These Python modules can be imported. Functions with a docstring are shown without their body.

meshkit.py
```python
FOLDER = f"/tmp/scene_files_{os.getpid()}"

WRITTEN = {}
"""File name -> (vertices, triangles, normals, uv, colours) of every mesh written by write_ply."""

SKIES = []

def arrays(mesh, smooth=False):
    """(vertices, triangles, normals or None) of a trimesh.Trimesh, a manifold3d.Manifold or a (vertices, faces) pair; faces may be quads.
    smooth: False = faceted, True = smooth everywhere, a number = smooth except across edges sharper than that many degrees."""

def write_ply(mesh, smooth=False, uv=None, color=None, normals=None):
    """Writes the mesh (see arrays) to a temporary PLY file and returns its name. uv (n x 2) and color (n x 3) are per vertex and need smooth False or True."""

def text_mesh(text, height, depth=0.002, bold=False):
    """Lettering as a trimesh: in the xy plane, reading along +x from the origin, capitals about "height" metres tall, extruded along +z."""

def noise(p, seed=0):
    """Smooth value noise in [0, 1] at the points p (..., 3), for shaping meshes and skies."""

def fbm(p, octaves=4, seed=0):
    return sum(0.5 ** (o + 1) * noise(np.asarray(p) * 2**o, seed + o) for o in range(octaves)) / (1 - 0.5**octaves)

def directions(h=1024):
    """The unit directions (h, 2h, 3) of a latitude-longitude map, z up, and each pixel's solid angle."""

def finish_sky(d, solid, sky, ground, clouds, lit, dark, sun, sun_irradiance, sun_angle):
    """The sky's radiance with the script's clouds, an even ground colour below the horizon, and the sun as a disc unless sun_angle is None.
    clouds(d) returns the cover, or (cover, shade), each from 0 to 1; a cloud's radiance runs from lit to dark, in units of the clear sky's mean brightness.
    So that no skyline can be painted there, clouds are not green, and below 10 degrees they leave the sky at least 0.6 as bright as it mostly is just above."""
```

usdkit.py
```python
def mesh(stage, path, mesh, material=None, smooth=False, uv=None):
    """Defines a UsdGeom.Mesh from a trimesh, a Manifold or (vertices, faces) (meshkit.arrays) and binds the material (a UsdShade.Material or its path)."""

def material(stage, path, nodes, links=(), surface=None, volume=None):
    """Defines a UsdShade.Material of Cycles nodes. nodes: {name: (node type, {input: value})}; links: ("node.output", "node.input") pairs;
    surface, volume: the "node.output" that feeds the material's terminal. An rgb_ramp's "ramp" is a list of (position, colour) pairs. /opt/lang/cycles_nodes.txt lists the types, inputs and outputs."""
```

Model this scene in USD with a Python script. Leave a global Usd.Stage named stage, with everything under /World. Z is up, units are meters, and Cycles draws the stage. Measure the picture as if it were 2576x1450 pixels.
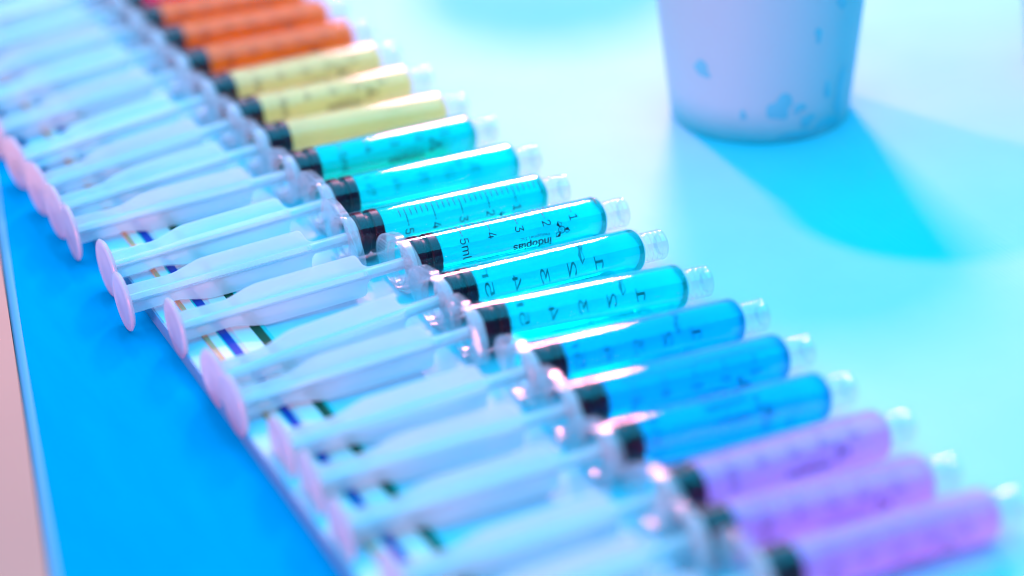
import math, random, numpy as np, trimesh, usdkit, meshkit
from pxr import Usd, UsdGeom, UsdLux, UsdShade, Gf, Sdf

random.seed(7)
rng = np.random.default_rng(7)
stage = Usd.Stage.CreateInMemory()
UsdGeom.SetStageUpAxis(stage, 'Z')
UsdGeom.SetStageMetersPerUnit(stage, 1.0)
UsdGeom.Xform.Define(stage, '/World')
UsdGeom.Scope.Define(stage, '/World/Looks')
MM = 0.001        # every length below is written in millimetres

# ------------------------------------------------------------------ camera
CAM = np.array([-243.6, -605.84, 331.77])
PITCH, HEAD, ROLL, FPX = 0.47516, 0.41772, -0.04451, 6315.58
F2 = np.array([math.sin(HEAD), math.cos(HEAD), 0.0])
RT = np.array([math.cos(HEAD), -math.sin(HEAD), 0.0])
FWD = F2 * math.cos(PITCH) - np.array([0, 0, math.sin(PITCH)])
UPV = np.cross(RT, FWD)
R2 = math.cos(ROLL) * RT + math.sin(ROLL) * UPV
U2 = -math.sin(ROLL) * RT + math.cos(ROLL) * UPV
cam = UsdGeom.Camera.Define(stage, '/World/camera')
m = Gf.Matrix4d(*R2, 0, *U2, 0, *(-FWD), 0, *(CAM * MM), 1)
cam.AddTransformOp().Set(m)
cam.CreateHorizontalApertureAttr(36.0)
cam.CreateFocalLengthAttr(36.0 * FPX / 2576)
cam.CreateFStopAttr(3.9)
focus = 0.5 * ((np.array([-85, 34, 5]) - CAM) @ FWD + (np.array([60, -32, 7]) - CAM) @ FWD)
cam.CreateFocusDistanceAttr(float(focus * MM))
cam.CreateClippingRangeAttr((0.02, 50.0))
cam.CreateExposureAttr(0.4)


def rect_lamp(name, pos, target, w, h, rgb, k, xdir=None):
    """A rectangular studio lamp at pos (mm), shining at target."""
    l = UsdLux.RectLight.Define(stage, '/World/' + name)
    z = np.asarray(pos, float) - np.asarray(target, float)
    z /= np.linalg.norm(z)
    x = np.asarray(xdir if xdir is not None else [1, 0, 0], float)
    x -= (x @ z) * z
    x /= np.linalg.norm(x)
    y = np.cross(z, x)
    l.AddTransformOp().Set(Gf.Matrix4d(*x, 0, *y, 0, *z, 0, *(np.asarray(pos, float) * MM), 1))
    l.CreateWidthAttr(w * MM)
    l.CreateHeightAttr(h * MM)
    l.CreateColorAttr(Gf.Vec3f(*rgb))
    l.CreateIntensityAttr(k)
    return l


# a wide blue-cyan ceiling panel, a bright pinkish lamp behind the row, a small one behind left, a low soft one far left
rect_lamp('ceiling_panel_lamp', (150, 120, 1000), (150, 120, 0), 2200, 2200, (0.0, 0.615, 1.0), 2.95)
rect_lamp('back_lamp', (372, 630, 548), (60, 20, 0), 110, 170, (1.0, 0.33, 0.44), 116.0)
rect_lamp('side_lamp', (60, 615, 705), (90, 20, 0), 50, 50, (1.0, 0.18, 0.24), 700.0)
rect_lamp('low_left_lamp', (-900, -450, 88), (0, 0, 0), 300, 110, (1.0, 0.16, 0.28), 98.0, (0, 1, 0))

# ------------------------------------------------------------------ materials
LOOK = {}


def mat(name, nodes, links, surface):
    LOOK[name] = usdkit.material(stage, '/World/Looks/' + name, nodes, links, surface=surface)
    return LOOK[name]


def facing_fresnel(nodes, links, f0, power=5.0):
    """reflectance f0 head-on rising to 1 at grazing, the same from both sides of a thin wall -> node fr.value"""
    nodes['lw'] = ('layer_weight', {'blend': 0.5})
    nodes['pw'] = ('math', {'math_type': 'power', 'value2': power})
    nodes['fr'] = ('math', {'math_type': 'multiply_add', 'value2': 1.0 - f0, 'value3': f0})
    links += [('lw.facing', 'pw.value1'), ('pw.value', 'fr.value1')]


def pane(name, tint, haze, hazecol, rough, f0=0.045):
    """thin clear plastic: sees through, mirrors by angle, with a little milky haze of its own"""
    n = {'t': ('transparent_bsdf', {'color': tint}), 'd': ('diffuse_bsdf', {'color': hazecol}),
         'tl': ('translucent_bsdf', {'color': hazecol}), 'dm': ('mix_closure', {'fac': 0.5}),
         'm1': ('mix_closure', {'fac': haze}), 'g': ('glossy_bsdf', {'color': (1, 1, 1), 'roughness': rough, 'distribution': 'ggx'}),
         'm2': ('mix_closure', {})}
    l = [('d.BSDF', 'dm.closure1'), ('tl.BSDF', 'dm.closure2'), ('t.BSDF', 'm1.closure1'), ('dm.closure', 'm1.closure2'),
         ('m1.closure', 'm2.closure1'), ('g.BSDF', 'm2.closure2')]
    facing_fresnel(n, l, f0)
    l.append(('fr.value', 'm2.fac'))
    return mat(name, n, l, 'm2.closure')


pane('clear_barrel', (0.98, 0.98, 0.99), 0.012, (0.9, 0.9, 0.92), 0.035, 0.04)
pane('clear_flange', (0.96, 0.98, 0.99), 0.19, (0.56, 0.74, 0.80), 0.16)
pane('clear_tip', (0.93, 0.93, 0.96), 0.12, (0.8, 0.88, 0.92), 0.08, 0.06)

# milky polypropylene of the plungers
def milky(name, clear, col, rough):
    n = {'t': ('transparent_bsdf', {'color': (0.97, 0.98, 0.99)}), 'd': ('diffuse_bsdf', {'color': col}), 'tl': ('translucent_bsdf', {'color': col}),
         'dm': ('mix_closure', {'fac': 0.62}), 'm1': ('mix_closure', {'fac': 1 - clear}),
         'g': ('glossy_bsdf', {'color': (1, 1, 1), 'roughness': rough}), 'm2': ('mix_closure', {})}
    l = [('d.BSDF', 'dm.closure1'), ('tl.BSDF', 'dm.closure2'), ('t.BSDF', 'm1.closure1'), ('dm.closure', 'm1.closure2'),
         ('m1.closure', 'm2.closure1'), ('g.BSDF', 'm2.closure2')]
    facing_fresnel(n, l, 0.04)
    l.append(('fr.value', 'm2.fac'))
    mat(name, n, l, 'm2.closure')


milky('milky_plunger', 0.36, (0.74, 0.92, 0.95), 0.22)
milky('milky_thumb_rest', 0.06, (0.68, 0.74, 0.80), 0.25)


def liquid(name, col, milk):
    """coloured liquid; milk is the share of it that is cloudy"""
    n = {'c': ('principled_bsdf', {'base_color': col, 'transmission_weight': 1.0, 'ior': 1.33, 'roughness': 0.0}),
         'd': ('diffuse_bsdf', {'color': col}), 'tl': ('translucent_bsdf', {'color': col}), 'dm': ('mix_closure', {'fac': 0.6}),
         'm': ('mix_closure', {'fac': milk})}
    mat(name, n, [('d.BSDF', 'dm.closure1'), ('tl.BSDF', 'dm.closure2'), ('c.BSDF', 'm.closure1'), ('dm.closure', 'm.closure2')], 'm.closure')


liquid('red_liquid', (1.0, 0.0, 0.2), 0.92)
liquid('orange_liquid', (1.0, 0.30, 0.0), 0.8)
liquid('yellow_liquid', (1.0, 0.90, 0.40), 0.65)
liquid('teal_liquid', (0.0, 1.0, 0.90), 0.2)
liquid('cyan_liquid', (0.0, 0.98, 0.95), 0.12)
liquid('blue_liquid', (0.0, 0.70, 1.0), 0.2)
liquid('purple_liquid', (1.0, 0.56, 1.0), 0.6)

mat('black_rubber', {'p': ('principled_bsdf', {'base_color': (0.03, 0.003, 0.016), 'roughness': 0.36, 'specular_ior_level': 0.18})}, [], 'p.BSDF')
mat('scale_ink', {'p': ('principled_bsdf', {'base_color': (0.008, 0.010, 0.025), 'roughness': 0.5})}, [], 'p.BSDF')
# matt white board with faint wiping scratches
mat('white_board', {'tc': ('texture_coordinate', {}), 'mp': ('mapping', {'scale': (900.0, 60.0, 60.0), 'rotation': (0, 0, 0.9)}),
    'n': ('noise_texture', {'scale': 1.0, 'detail': 4.0}), 'b': ('bump', {'strength': 0.22, 'distance': 0.0003}),
    'n2': ('noise_texture', {'scale': 22.0, 'detail': 3.0}), 'r': ('rgb_ramp', {'ramp': [(0.3, (0.265, 0.54, 0.66)), (0.7, (0.30, 0.57, 0.69))]}),
    'p': ('principled_bsdf', {'roughness': 0.5, 'specular_ior_level': 0.16})},
    [('tc.object', 'mp.vector'), ('mp.vector', 'n.vector'), ('n.fac', 'b.height'), ('b.normal', 'p.normal'), ('tc.object', 'n2.vector'),
     ('n2.fac', 'r.fac'), ('r.color', 'p.base_color')], 'p.BSDF')
mat('blue_table', {'tc': ('texture_coordinate', {}), 'mp': ('mapping', {'scale': (140.0, 22.0, 40.0), 'rotation': (0, 0, 0.2)}), 'n': ('noise_texture', {'scale': 1.0, 'detail': 8.0, 'roughness': 0.7}),
    'r': ('rgb_ramp', {'ramp': [(0.3, (0.0, 0.238, 0.475)), (0.7, (0.0, 0.262, 0.505))]}), 'p': ('principled_bsdf', {'roughness': 0.6, 'specular_ior_level': 0.0})},
    [('tc.object', 'mp.vector'), ('mp.vector', 'n.vector'), ('n.fac', 'r.fac'), ('r.color', 'p.base_color')], 'p.BSDF')
mat('table_trim', {'p': ('principled_bsdf', {'base_color': (0.06, 0.32, 0.50), 'roughness': 0.5})}, [], 'p.BSDF')
mat('pinkish_floor', {'tc': ('texture_coordinate', {}), 'n': ('noise_texture', {'scale': 9.0, 'detail': 5.0}),
    'r': ('rgb_ramp', {'ramp': [(0.3, (0.42, 0.205, 0.15)), (0.7, (0.46, 0.225, 0.165))]}), 'p': ('principled_bsdf', {'roughness': 0.7})},
    [('tc.object', 'n.vector'), ('n.fac', 'r.fac'), ('r.color', 'p.base_color')], 'p.BSDF')
mat('white_paper', {'tc': ('texture_coordinate', {}), 'n': ('noise_texture', {'scale': 60.0, 'detail': 4.0}), 'b': ('bump', {'strength': 0.1, 'distance': 0.0003}),
    'p': ('principled_bsdf', {'base_color': (0.28, 0.63, 0.68), 'roughness': 0.6})}, [('tc.object', 'n.vector'), ('n.fac', 'b.height'), ('b.normal', 'p.normal')], 'p.BSDF')
mat('dried_cyan_paint', {'p': ('principled_bsdf', {'base_color': (0.09, 0.58, 0.68), 'roughness': 0.5})}, [], 'p.BSDF')
for nm, c in (('tan', (0.60, 0.30, 0.16)), ('white', (0.62, 0.60, 0.60)), ('deep_blue', (0.0, 0.04, 0.30)), ('rose_white', (0.62, 0.48, 0.54)),
              ('dark_green', (0.0, 0.065, 0.035)), ('bright_cyan', (0.0, 0.45, 0.45))):
    mat('band_' + nm, {'p': ('principled_bsdf', {'base_color': c, 'roughness': 0.5, 'specular_ior_level': 0.1})}, [], 'p.BSDF')

# ------------------------------------------------------------------ helpers
USED = {}


def numbered(parent, name):
    k = USED.get((parent, name), -1) + 1
    USED[(parent, name)] = k
    return f'{parent}/{name}' if k == 0 else f'{parent}/{name}_{k:03d}'


def obj(name, mesh, look, parent='/World', smooth=30, label=None):
    v, f = np.asarray(mesh.vertices, float) * MM, np.asarray(mesh.faces)
    p = numbered(str(parent), name)
    g = usdkit.mesh(stage, p, trimesh.Trimesh(v, f, process=False), LOOK[look], smooth=smooth)
    if label:
        g.GetPrim().SetCustomDataByKey('label', label)
    return p


def tag(path, label=None, cat=None, group=None, kind=None):
    q = stage.GetPrimAtPath(path)
    for k, v in (('label', label), ('category', cat), ('group', group), ('kind', kind)):
        if v:
            q.SetCustomDataByKey(k, v)


def thing(name, M, **kw):
    p = numbered('/World', name)
    x = UsdGeom.Xform.Define(stage, p)
    x.AddTransformOp().Set(M)
    tag(p, **kw)
    return p


def frame(o, x, z=(0, 0, 1)):
    """matrix with local x along x, local z as near z as can be, origin o in mm"""
    x = np.asarray(x, float) / np.linalg.norm(x)
    z = np.asarray(z, float) - (np.asarray(z) @ x) * x
    z /= np.linalg.norm(z)
    y = np.cross(z, x)
    return Gf.Matrix4d(*x, 0, *y, 0, *z, 0, *(np.asarray(o, float) * MM), 1)


def lathe(prof, n=72):
    """profile [(x, r)...] turned about the x axis"""
    prof = np.asarray(prof, float)
    a = np.linspace(0, 2 * np.pi, n, endpoint=False)
    V = np.stack([np.repeat(prof[:, 0], n), np.outer(prof[:, 1], np.sin(a)).ravel() * -1, np.outer(prof[:, 1], np.cos(a)).ravel()], 1)
    F = []
    for i in range(len(prof) - 1):
        for j in range(n):
            k = (j + 1) % n
            F += [[i * n + j, (i + 1) * n + j, (i + 1) * n + k], [i * n + j, (i + 1) * n + k, i * n + k]]
    t = trimesh.Trimesh(V, F, process=False)
    t.merge_vertices()
    t.update_faces(t.nondegenerate_faces())
    t.fix_normals()
    return t


def arc(cx, cr, r, a0, a1, n=6):
    return [(cx + r * math.cos(t), cr + r * math.sin(t)) for t in np.radians(np.linspace(a0, a1, n))]


def wrap(m, r):
    """a flat drawing (u along the barrel, v = arc length round it towards the viewer) laid on a cylinder about x"""
    v = np.asarray(m.vertices, float)
    ph = v[:, 1] / r
    return trimesh.Trimesh(np.stack([v[:, 0], -r * np.sin(ph), r * np.cos(ph)], 1), m.faces, process=False)


def flat_sheet(mesh):
    """the top faces of thin lettering, cut small enough to bend"""
    up = mesh.face_normals[:, 2] > 0.5
    v, f = trimesh.remesh.subdivide_to_size(mesh.vertices, mesh.faces[up], 0.7)
    return trimesh.Trimesh(v, f, process=False)


def rect(u0, u1, v0, v1, n=8):
    vs = np.linspace(v0, v1, n + 1)
    V = [[u, v, 0] for v in vs for u in (u0, u1)]
    F = []
    for i in range(n):
        F += [[2 * i, 2 * i + 1, 2 * i + 3], [2 * i, 2 * i + 3, 2 * i + 2]]
    return trimesh.Trimesh(V, F, process=False)


cat = trimesh.util.concatenate
R_OUT, R_INK, R_LIQ = 6.7, 6.76, 6.42
SHO, TIP = 54.5, 62.2
ML = 8.84
ZERO = 51.4

# ------------------------------------------------------------------ syringe shapes (shared by all copies)
barrel_prof = [(-12.0, 6.15), (-12.0, R_OUT + 0.2), (-9.5, R_OUT)] + [(x, R_OUT) for x in (0, 20, 40)] + \
    arc(SHO - 2.6, R_OUT - 2.6, 2.6, 90, 25, 7) + [(SHO + 0.9, 4.3)]
BARREL = lathe(barrel_prof)
tip_prof = [(SHO + 0.9, 4.25)]
for k in range(4):
    x = SHO + 1.2 + k * 1.6
    tip_prof += [(x, 4.35), (x + 0.5, 4.55), (x + 0.9, 4.55), (x + 1.3, 4.3)]
tip_prof += [(TIP - 0.25, 4.35), (TIP, 4.1), (TIP, 3.2), (TIP - 1.2, 3.0), (TIP - 1.2, 0)]
LUER = lathe(tip_prof, 56)
rim = lathe([(-12.2, R_OUT + 0.1), (-12.2, 7.9), (-11.9, 8.2), (-11.4, 8.2), (-11.1, 7.9), (-11.0, R_OUT + 0.1)], 72)


def flange_mesh():
    """oval finger flange with two wings and moulded grip ribs on its back face"""
    from shapely.geometry import Point, box
    from shapely import affinity
    from shapely.ops import unary_union
    wing = affinity.scale(Point(0, 0).buffer(1, 32), 15.0, 8.2)
    body = Point(0, 0).buffer(8.5, 48)
    shape = wing.union(body).buffer(1.2).buffer(-1.2).difference(Point(0, 0).buffer(6.2, 48))
    parts = [trimesh.creation.extrude_polygon(shape, 1.9)]
    edge = shape.difference(shape.buffer(-0.55))
    for g in getattr(edge, 'geoms', [edge]):
        e = trimesh.creation.extrude_polygon(g, 0.35)
        e.apply_translation([0, 0, -0.35])
        parts.append(e)
    for s in (-1, 1):
        for k in range(9):
            y = -4.4 + k * 1.1
            x1 = 13.6 * math.sqrt(max(0.05, 1 - (y / 7.8) ** 2))
            x0 = math.sqrt(max(0, 7.6 ** 2 - y * y)) + 0.3
            if x1 - x0 > 0.6:
                b = trimesh.creation.extrude_polygon(box(min(s * x0, s * x1), y - 0.22, max(s * x0, s * x1), y + 0.22), 0.3)
                b.apply_translation([0, 0, -0.3])
                parts.append(b)
    t = cat(parts)
    v = t.vertices.copy()
    # plate normal (z) -> +x ; long axis (x) -> y
    t.vertices = np.stack([v[:, 2] - 12.0, v[:, 0], v[:, 1]], 1)
    t.fix_normals()
    return t


FLANGE = flange_mesh()
LIQ = lathe([(0.05, 0), (0.05, R_LIQ)] + [(x, R_LIQ) for x in (15, 35)] + arc(SHO - 2.9, R_LIQ - 2.5, 2.5, 90, 20, 7) + [(SHO + 0.5, 3.2), (SHO + 0.7, 1.2), (SHO + 0.7, 0)])
STOP = lathe([(-7.6, 0), (-7.6, 5.6)] + arc(-7.2, 6.0, 0.5, 180, 90, 4) + [(-5.4, 6.5)] + arc(-5.1, 6.1, 0.35, 80, 0, 4) +
             [(-4.6, 5.4), (-3.0, 5.4)] + arc(-2.6, 6.1, 0.4, 180, 90, 4) + [(-1.0, 6.5)] + arc(-0.6, 6.0, 0.5, 90, 10, 5) + [(0.0, 5.7), (0.0, 0)])


def plunger_mesh():
    """four ribs in a cross, waisted near the thumb rest, notched just outside the barrel"""
    from shapely.geometry import Polygon
    top = []
    for x in np.linspace(-78.5, -66, 5):
        top.append((x, 3.9 + 0.25 * math.cos((x + 78.5) / 12.5 * math.pi / 2)))
    for x in np.linspace(-65, -53, 9):
        t = (x + 65) / 12
        top.append((x, 3.9 + 2.2 * (3 * t * t - 2 * t ** 3)))
    top += [(-40, 6.15)] + arc(-24.6, 4.4, 1.75, 90, 15, 6) + [(-22.2, 2.9), (-21.2, 2.0), (-20.2, 1.75), (-9.5, 1.75), (-8.6, 3.0), (-8.2, 3.0), (-8.2, 0)]
    poly = Polygon([(-78.5, 0)] + top)
    parts = []
    for k in range(4):
        e = trimesh.creation.extrude_polygon(poly, 1.5)
        e.apply_translation([0, 0, -0.75])
        a = k * math.pi / 2
        v = e.vertices
        parts.append(trimesh.Trimesh(np.stack([v[:, 0], v[:, 1] * math.cos(a) - v[:, 2] * math.sin(a), v[:, 1] * math.sin(a) + v[:, 2] * math.cos(a)], 1), e.faces))
    parts.append(lathe([(-78.5, 0), (-78.5, 1.5), (-8.5, 1.5), (-8.5, 0)], 20))
    for x0, r in ((-8.4, 5.9),):
        parts.append(lathe([(x0, 0), (x0, r), (x0 + 0.7, r), (x0 + 0.7, 0)], 48))
    return cat(parts)


PLUNGER = plunger_mesh()
THUMB = lathe([(-78.4, 0), (-78.4, 8.2)] + arc(-79.1, 8.2, 0.7, 90, 180, 5)[0:] + [(-79.9, 7.6), (-79.95, 6.6), (-79.75, 6.3), (-79.9, 3.0), (-80.0, 0)], 64)

PH0 = -12.0      # degrees round the barrel, 0 = top, positive towards the viewer


def arcmm(deg):
    return math.radians(deg) * R_INK


def ticks_mesh():
    out = []
    for i in range(0, 27):
        x = ZERO - ML * i / 5
        long = i % 5 == 0
        out.append(rect(x - 0.13, x + 0.13, arcmm(PH0), arcmm(PH0 + (40 if long else 22))))
    return wrap(cat(out), R_INK)


def lettering(text, height, u, ang, du, dv, stretch=1.0, bold=False):
    """text at (u mm along the barrel, ang degrees round it), reading along (du,dv)"""
    t = flat_sheet(meshkit.text_mesh(text, height, depth=0.02, bold=bold)) if height > 0 else None
    v = t.vertices.copy()
    v[:, 0] *= stretch
    X = u + v[:, 0] * du - v[:, 1] * (-dv)
    Y = arcmm(ang) + v[:, 0] * dv + v[:, 1] * (-du) 
    return trimesh.Trimesh(np.stack([X, Y, 0 * X], 1), t.faces, process=False)


NUMBERS = []
for n in range(1, 6):
    x = ZERO - ML * n
    s = '5ml' if n == 5 else str(n)
    # reads round the barrel towards the viewer (0,1); the tops of the letters point to the tip (+x)
    NUMBERS.append((s, wrap(cat([rect(x - 0.13, x + 0.13, arcmm(PH0 + 43), arcmm(PH0 + 48), 3), lettering(s, 2.7, x - 1.3, PH0 + 52, 0, 1)]), R_INK)))
TICKS = ticks_mesh()


def logo_mesh():
    """round emblem of three rhombs about a ring, and the two lines of lettering, reading back from the tip"""
    from shapely.geometry import Polygon, Point
    from shapely.ops import unary_union
    out = []
    c = np.array([38.0, arcmm(75)])
    shapes = [Point(0, 0).buffer(0.95, 16).difference(Point(0, 0).buffer(0.75, 16))]
    for a in (45, 165, 285):
        d = np.array([math.cos(math.radians(a)), math.sin(math.radians(a))])
        n = np.array([-d[1], d[0]])
        rh = Polygon([d * 0.55, d * 1.55 + n * 0.8, d * 2.3, d * 1.55 - n * 0.8])
        half = Polygon([d * 0.55, d * 1.55 + n * 0.8, d * 2.3])
        shapes += [rh.buffer(0.02).difference(rh.buffer(-0.13)), half]
    sp = meshkit.text_mesh('S', 1.1, depth=0.02)
    g = unary_union(shapes)
    for poly in getattr(g, 'geoms', [g]):
        e = trimesh.creation.extrude_polygon(poly, 0.02)
        f = flat_sheet(e)
        v = f.vertices
        out.append(trimesh.Trimesh(np.stack([c[0] - 1.2 * v[:, 0], c[1] + 1.2 * v[:, 1], 0 * v[:, 0]], 1), f.faces, process=False))
    v = flat_sheet(sp)
    w = v.vertices
    out.append(trimesh.Trimesh(np.stack([c[0] + 0.4 - w[:, 0], c[1] - 0.5 + w[:, 1], 0 * w[:, 0]], 1), v.faces, process=False))
    big = flat_sheet(meshkit.text_mesh('indoplas', 2.15, depth=0.02, bold=True))
    w = big.vertices * np.array([12.4 / np.ptp(big.vertices[:, 0]), 1, 1])
    out.append(trimesh.Trimesh(np.stack([34.6 - w[:, 0], arcmm(88) + w[:, 1], 0 * w[:, 0]], 1), big.faces, process=False))
    sm = flat_sheet(meshkit.text_mesh('Philippines Inc.', 0.85, depth=0.02))
    w = sm.vertices * np.array([9.6 / np.ptp(sm.vertices[:, 0]), 1, 1])
    out.append(trimesh.Trimesh(np.stack([34.0 - w[:, 0], arcmm(74) + w[:, 1], 0 * w[:, 0]], 1), sm.faces, process=False))
    return wrap(cat(out), R_INK)


LOGO = logo_mesh()

# ------------------------------------------------------------------ table, board, floor
def slab(poly, z0, z1, bevel=0.0):
    from shapely.geometry import Polygon
    e = trimesh.creation.extrude_polygon(Polygon(poly), z1 - z0)
    e.apply_translation([0, 0, z0])
    return e


EDGE_X = -77.5
BLUE_Z = -4.5
board = slab([(EDGE_X, -420), (900, -420), (900, 1100), (EDGE_X, 1100)], BLUE_Z + 0.05, 0.0)
p = thing('board', Gf.Matrix4d(1), label='broad pale board that the syringes and the cup lie on', cat='board')
obj('panel', board, 'white_board', p, smooth=False)
edge = slab([(EDGE_X - 0.6, -420), (EDGE_X - 0.01, -420), (EDGE_X - 0.01, 1100), (EDGE_X - 0.6, 1100)], BLUE_Z + 0.05, -0.15)
obj('edge_band', edge, 'table_trim', p, smooth=False)
e0, e1 = np.array([-105.8, 89.5]), np.array([-141.5, -91.0])
d = (e0 - e1) / np.linalg.norm(e0 - e1)
nrm = np.array([d[1], -d[0]])       # into the table
A, B = e0 + d * 1100, e1 - d * 420
top = slab([tuple(A + nrm * 3.0), tuple(B + nrm * 3.0), (1000, -560), (1000, 1200)], BLUE_Z - 25, BLUE_Z)
t = thing('table', Gf.Matrix4d(1), label='blue topped table with a rounded pale edge at the left', cat='table')
obj('tabletop', top, 'blue_table', t, smooth=False)
# rounded edge trim along the table side
prof = [(0, 0.3)] + [(-3.0 * math.sin(a), 0.3 - 3.0 * (1 - math.cos(a))) for a in np.linspace(0, math.pi / 2, 7)] + [(-3.0, -24), (0, -24)]
V, Fc = [], []
for q in (A, B):
    for (u, z) in prof:
        o = q + nrm * (2.95 + u)
        V.append([o[0], o[1], BLUE_Z + z])
n_ = len(prof)
for i in range(n_):
    j = (i + 1) % n_
    Fc += [[i, j, n_ + j], [i, n_ + j, n_ + i]]
tr = trimesh.Trimesh(V, Fc, process=False)
tr.fix_normals()
obj('edge_trim', tr, 'table_trim', t, smooth=40)
side = slab([tuple(A - nrm * 0.08), tuple(B - nrm * 0.08), tuple(B - nrm * 500), tuple(A - nrm * 500)], -28, -5.2)
p = obj('side_bench', side, 'pinkish_floor', smooth=False)
tag(p, label='pinkish grey bench top running along the left edge of the blue table', cat='bench')

# ------------------------------------------------------------------ striped strip under the plungers
t = thing('striped_strip', frame((-62, 60, 0.02), (0, 1, 0)), label='flat strip of tan, white, blue and green stripes lying under the plungers', cat='strip')
bands = [('tan', -71.0, -69.6), ('white', -69.6, -67.0), ('bright_cyan', -67.0, -66.4), ('deep_blue', -66.4, -63.9), ('rose_white', -63.9, -62.4),
         ('white', -62.4, -57.4), ('dark_green', -57.4, -54.6), ('bright_cyan', -54.6, -53.4)]
for i, (nm, x0, x1) in enumerate(bands):
    # local x = world y, local y = -world x
    b = trimesh.creation.box([760, x1 - x0 - 0.03, 0.5 + 0.1 * (i % 2)])
    b.apply_translation([0, -(0.5 * (x0 + x1) + 62), 0.25 + 0.05 * (i % 2)])
    obj('stripe', b, 'band_' + nm, t, smooth=False, label=nm.replace('_', ' ') + ' stripe of the strip')

# ------------------------------------------------------------------ syringes
# stopper x, stopper y, tip x, tip y, thumb rest x, thumb rest y, roll of the barrel, roll of the plunger, liquid
ROW = {
    -1: (-12.4, 292.0, 50.5, 291.0, -90, 280, 6, 62, 'red'),
    0: (-11.6, 268.0, 51.0, 268.0, -90, 256, 3, 52, 'red'),
    1: (-10.8, 244.1, 51.6, 245.0, -90, 231, 5, 60, 'red'),
    2: (-9.9, 223.0, 52.0, 223.0, -90, 210, 8, 68, 'orange'),
    3: (-9.3, 199.8, 52.4, 199.0, -90, 187, 2, 57, 'orange'),
    4: (-9.0, 174.7, 52.7, 176.0, -90, 161, 10, 64, 'orange'),
    5: (-9.0, 147.8, 52.8, 150.8, -89.7, 133.5, 6, 52, 'yellow'),
    6: (-7.6, 124.3, 53.2, 125.6, -88.9, 110.5, -4, 66, 'yellow'),
    7: (-7.2, 99.6, 54.7, 97.9, -87.8, 91.6, 188, 56, 'yellow'),
    8: (-6.8, 74.9, 55.1, 76.2, -84.2, 75.1, -3, 62, 'teal'),
    9: (-4.6, 49.3, 57.7, 48.8, -83.9, 45.8, 197, 50, 'teal'),
    10: (-7.5, 23.9, 56.0, 23.9, -86.8, 22.9, 34, 58, 'teal'),
    11: (1.6, 0.5, 63.2, 0.3, -77.5, -0.2, -3, 60, 'cyan'),
    12: (0.9, -25.0, 63.2, -24.4, -79.4, -34.0, 187, 65, 'cyan'),
    13: (1.2, -47.1, 63.3, -51.6, -78.1, -49.4, 190, 56, 'cyan'),
    14: (4.7, -74.8, 66.7, -76.7, -73.6, -76.3, 186, 66, 'blue'),
    15: (5.7, -98.5, 66.0, -100.2, -73.2, -96.3, 27, 62, 'blue'),
    16: (3.8, -121.1, 65.2, -123.4, -75.6, -119.8, 158, 54, 'blue'),
    17: (5.8, -147.4, 68.4, -146.5, -73.0, -147.0, -6, 61, 'purple'),
    18: (4.7, -167.1, 65.0, -170.5, -74.0, -168.0, 12, 67, 'purple'),
    19: (9.2, -188.7, 70.3, -190.4, -70.0, -188.0, 30, 57, 'purple'),
}
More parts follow.
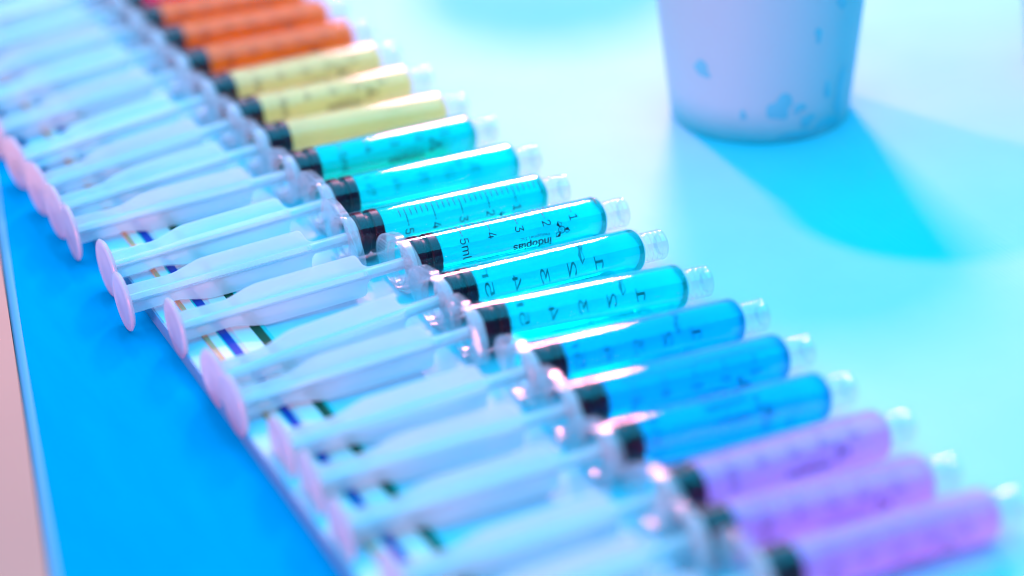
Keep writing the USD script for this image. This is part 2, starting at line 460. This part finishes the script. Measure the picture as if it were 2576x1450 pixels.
LABELS = {
    -1: 'red syringe farthest back, mere plunger blur in the top left corner',
    0: 'red syringe behind the one cut by the top edge, only its plunger in view',
    1: 'syringe of crimson liquid cut off by the top edge, just behind the orange ones',
    2: 'orange syringe farthest back, right next to the crimson one',
    3: 'middle one of the three orange syringes',
    4: 'orange syringe lying nearest, next to the yellow ones',
    5: 'yellow syringe farthest back, touching the orange ones',
    6: 'middle one of the three yellow syringes, emblem showing near its tip',
    7: 'yellow syringe lying nearest, beside the first teal one, with its scale turned under',
    8: 'teal syringe farthest back, next to the yellow ones, blurred scale facing up',
    9: 'second teal syringe with a short white glint near its tip and its scale turned under',
    10: 'teal syringe with its tick marks and figures 1 to 5ml sharp along the upper side',
    11: 'bright cyan syringe with a maker name and emblem printed sharp beside its scale',
    12: 'cyan syringe with mirrored figures lying right beside the one with the sharp maker name',
    13: 'cyan syringe with mirrored figures lying next to the first deeper blue one',
    14: 'blue syringe farthest back, mirrored figures seen through its liquid',
    15: 'middle blue syringe with tick marks along its top near the tip',
    16: 'blue syringe lying nearest, right beside the first purple one',
    17: 'purple syringe farthest back, next to the blue ones',
    18: 'middle one of the three purple syringes',
    19: 'purple syringe nearest the bottom right corner with tick marks along its top',
}
Z_STOP, Z_TIP, Z_THUMB = 8.3, 6.75, 4.5


def build_syringe(k):
    sx, sy, tx, ty, hx, hy, roll, proll, col = ROW[k]
    S, T = np.array([sx - 0.5, sy - 1.2, Z_STOP]), np.array([tx, ty, Z_TIP])
    ax = (T - S) / np.linalg.norm(T - S)
    o = 0.5 * (S + T) - ax * (TIP / 2)
    root = thing('syringe', frame(o, ax), label=LABELS[k], cat='syringe', group='row of filled syringes lying side by side')

    def turned(mesh, deg):
        a = math.radians(deg)
        v = mesh.vertices
        # turning towards the viewer: top (+z) goes to -y
        return trimesh.Trimesh(np.stack([v[:, 0], v[:, 1] * math.cos(a) - v[:, 2] * math.sin(a), v[:, 1] * math.sin(a) + v[:, 2] * math.cos(a)], 1), mesh.faces, process=False)

    b = obj('barrel', BARREL, 'clear_barrel', root, smooth=35)
    wing_tilt = ((roll + 90) % 180) - 90
    obj('flange', turned(FLANGE, -6 + 0.75 * wing_tilt), 'clear_flange', b, smooth=30)
    obj('luer_tip', LUER, 'clear_tip', b, smooth=30)
    obj('tick_scale', turned(TICKS, roll), 'scale_ink', b, smooth=False)
    for s, nm in NUMBERS:
        obj('number', turned(nm, roll), 'scale_ink', b, smooth=False)
    obj('maker_print', turned(LOGO, roll), 'scale_ink', b, smooth=False)
    obj('liquid', LIQ, col + '_liquid', root, smooth=35)
    obj('stopper', STOP, 'black_rubber', root, smooth=35)
    # the plunger leans a little in the barrel, down to the table behind the board
    Hh = np.array([hx, hy, Z_THUMB])
    M = frame(o, ax)
    loc = np.array(M.GetInverse().Transform(Gf.Vec3d(*(Hh * MM)))) / MM
    u = -loc / np.linalg.norm(loc)          # from thumb rest to stopper
    y = np.cross([0, 0, 1], u)
    y /= np.linalg.norm(y)
    Rm = np.stack([u, y, np.cross(u, y)], 1)

    def lean(mesh):
        q = turned(mesh, proll)
        return trimesh.Trimesh(q.vertices @ Rm.T, q.faces, process=False)

    pl = obj('plunger', lean(PLUNGER), 'milky_plunger', root, smooth=30)
    obj('thumb_rest', lean(THUMB), 'milky_thumb_rest', pl, smooth=40)


for k in sorted(ROW):
    build_syringe(k)

# ------------------------------------------------------------------ paper cups
CUP_H, CUP_R0, CUP_R1 = 92.0, 29.5, 39.5


def cup_r(z):
    return CUP_R0 + (CUP_R1 - CUP_R0) * z / CUP_H


def lathe_z(prof, n=96):
    t = lathe([(z, r) for r, z in prof], n)
    v = t.vertices
    t.vertices = np.stack([-v[:, 1], v[:, 2], v[:, 0]], 1)
    t.fix_normals()
    return t


CUP_BODY = lathe_z([(0, 6.0), (CUP_R0 - 0.8, 6.0), (CUP_R0 - 0.9, 0.5), (CUP_R0 - 0.3, 0.0), (CUP_R0, 0.6), (CUP_R1, CUP_H), (CUP_R1 - 0.6, CUP_H), (CUP_R0 - 0.1, 7.0), (0, 7.0)])
a_ = np.linspace(0, 2 * np.pi, 96, endpoint=False)
CUP_RIM = trimesh.creation.torus(CUP_R1 + 0.3, 1.5, 96, 12)
CUP_RIM.apply_translation([0, 0, CUP_H])


def blot(ang, z, w, h, seed):
    """an irregular dried splash on the cup's side"""
    g = np.random.default_rng(seed)
    n = 26
    a = np.linspace(0, 2 * np.pi, n, endpoint=False)
    rad = 1 + 0.22 * np.sin(2 * a + g.uniform(0, 6)) + 0.16 * np.sin(3 * a + g.uniform(0, 6)) + 0.10 * np.sin(5 * a + g.uniform(0, 6))
    P = []
    for s in (0.0, 0.5, 1.0):
        for i in range(n):
            du, dz = s * rad[i] * math.cos(a[i]) * w / 2, s * rad[i] * math.sin(a[i]) * h / 2
            zz = z + dz
            th = math.radians(ang) + du / cup_r(z)
            r = cup_r(zz) + (0.22 if s < 0.9 else 0.04)
            P.append([r * math.cos(th), r * math.sin(th), zz])
    F = []
    for s in range(2):
        for i in range(n):
            j = (i + 1) % n
            F += [[s * n + i, (s + 1) * n + i, (s + 1) * n + j], [s * n + i, (s + 1) * n + j, s * n + j]]
    t = trimesh.Trimesh(P, F, process=False)
    return t


def unproject(u, v, z=0.0):
    dd = FWD + R2 * (u - 1288) / FPX - U2 * (v - 725) / FPX
    return CAM + (z - CAM[2]) / dd[2] * dd


cup_o = (145.2, 61.0, 0.05)
t = thing('paper_cup', frame(cup_o, (1, 0, 0)), label='white paper cup with dried cyan splashes standing on the board behind the syringes', cat='cup')
body = obj('cup_wall', CUP_BODY, 'white_paper', t, smooth=40)
obj('rim', CUP_RIM, 'white_paper', t, smooth=60)
VIEW = math.degrees(math.atan2(CAM[1] - cup_o[1], CAM[0] - cup_o[0]))
for i, (da, z, w, h) in enumerate([(-35, 25, 7, 5), (12, 13, 9, 8), (-10, 10.5, 2.6, 3), (33, 37, 3, 5), (24, 12, 4, 4), (43, 16, 3, 6), (30, 7, 6, 4), (56, 12, 6, 18), (24, 2.5, 12, 3), (46, 4, 9, 5), (48, 47, 6, 5)]):
    obj('paint_splash', blot(VIEW + da, z, w, h, 40 + i), 'dried_cyan_paint', body, smooth=60)
t = thing('paper_cup', frame((269.5, 35.5, 0.05), (1, 0, 0)), label='white paper cup cut off by the right edge, a mere sliver in view', cat='cup')
obj('cup_wall', CUP_BODY, 'white_paper', t, smooth=40)
obj('rim', CUP_RIM, 'white_paper', t, smooth=60)
t = thing('paper_cup', frame((172.0, 268.0, 0.05), (1, 0, 0)), label='white paper cup just past the top edge, casting the blurred cyan shadow there', cat='cup')
obj('cup_wall', CUP_BODY, 'white_paper', t, smooth=40)
obj('rim', CUP_RIM, 'white_paper', t, smooth=60)
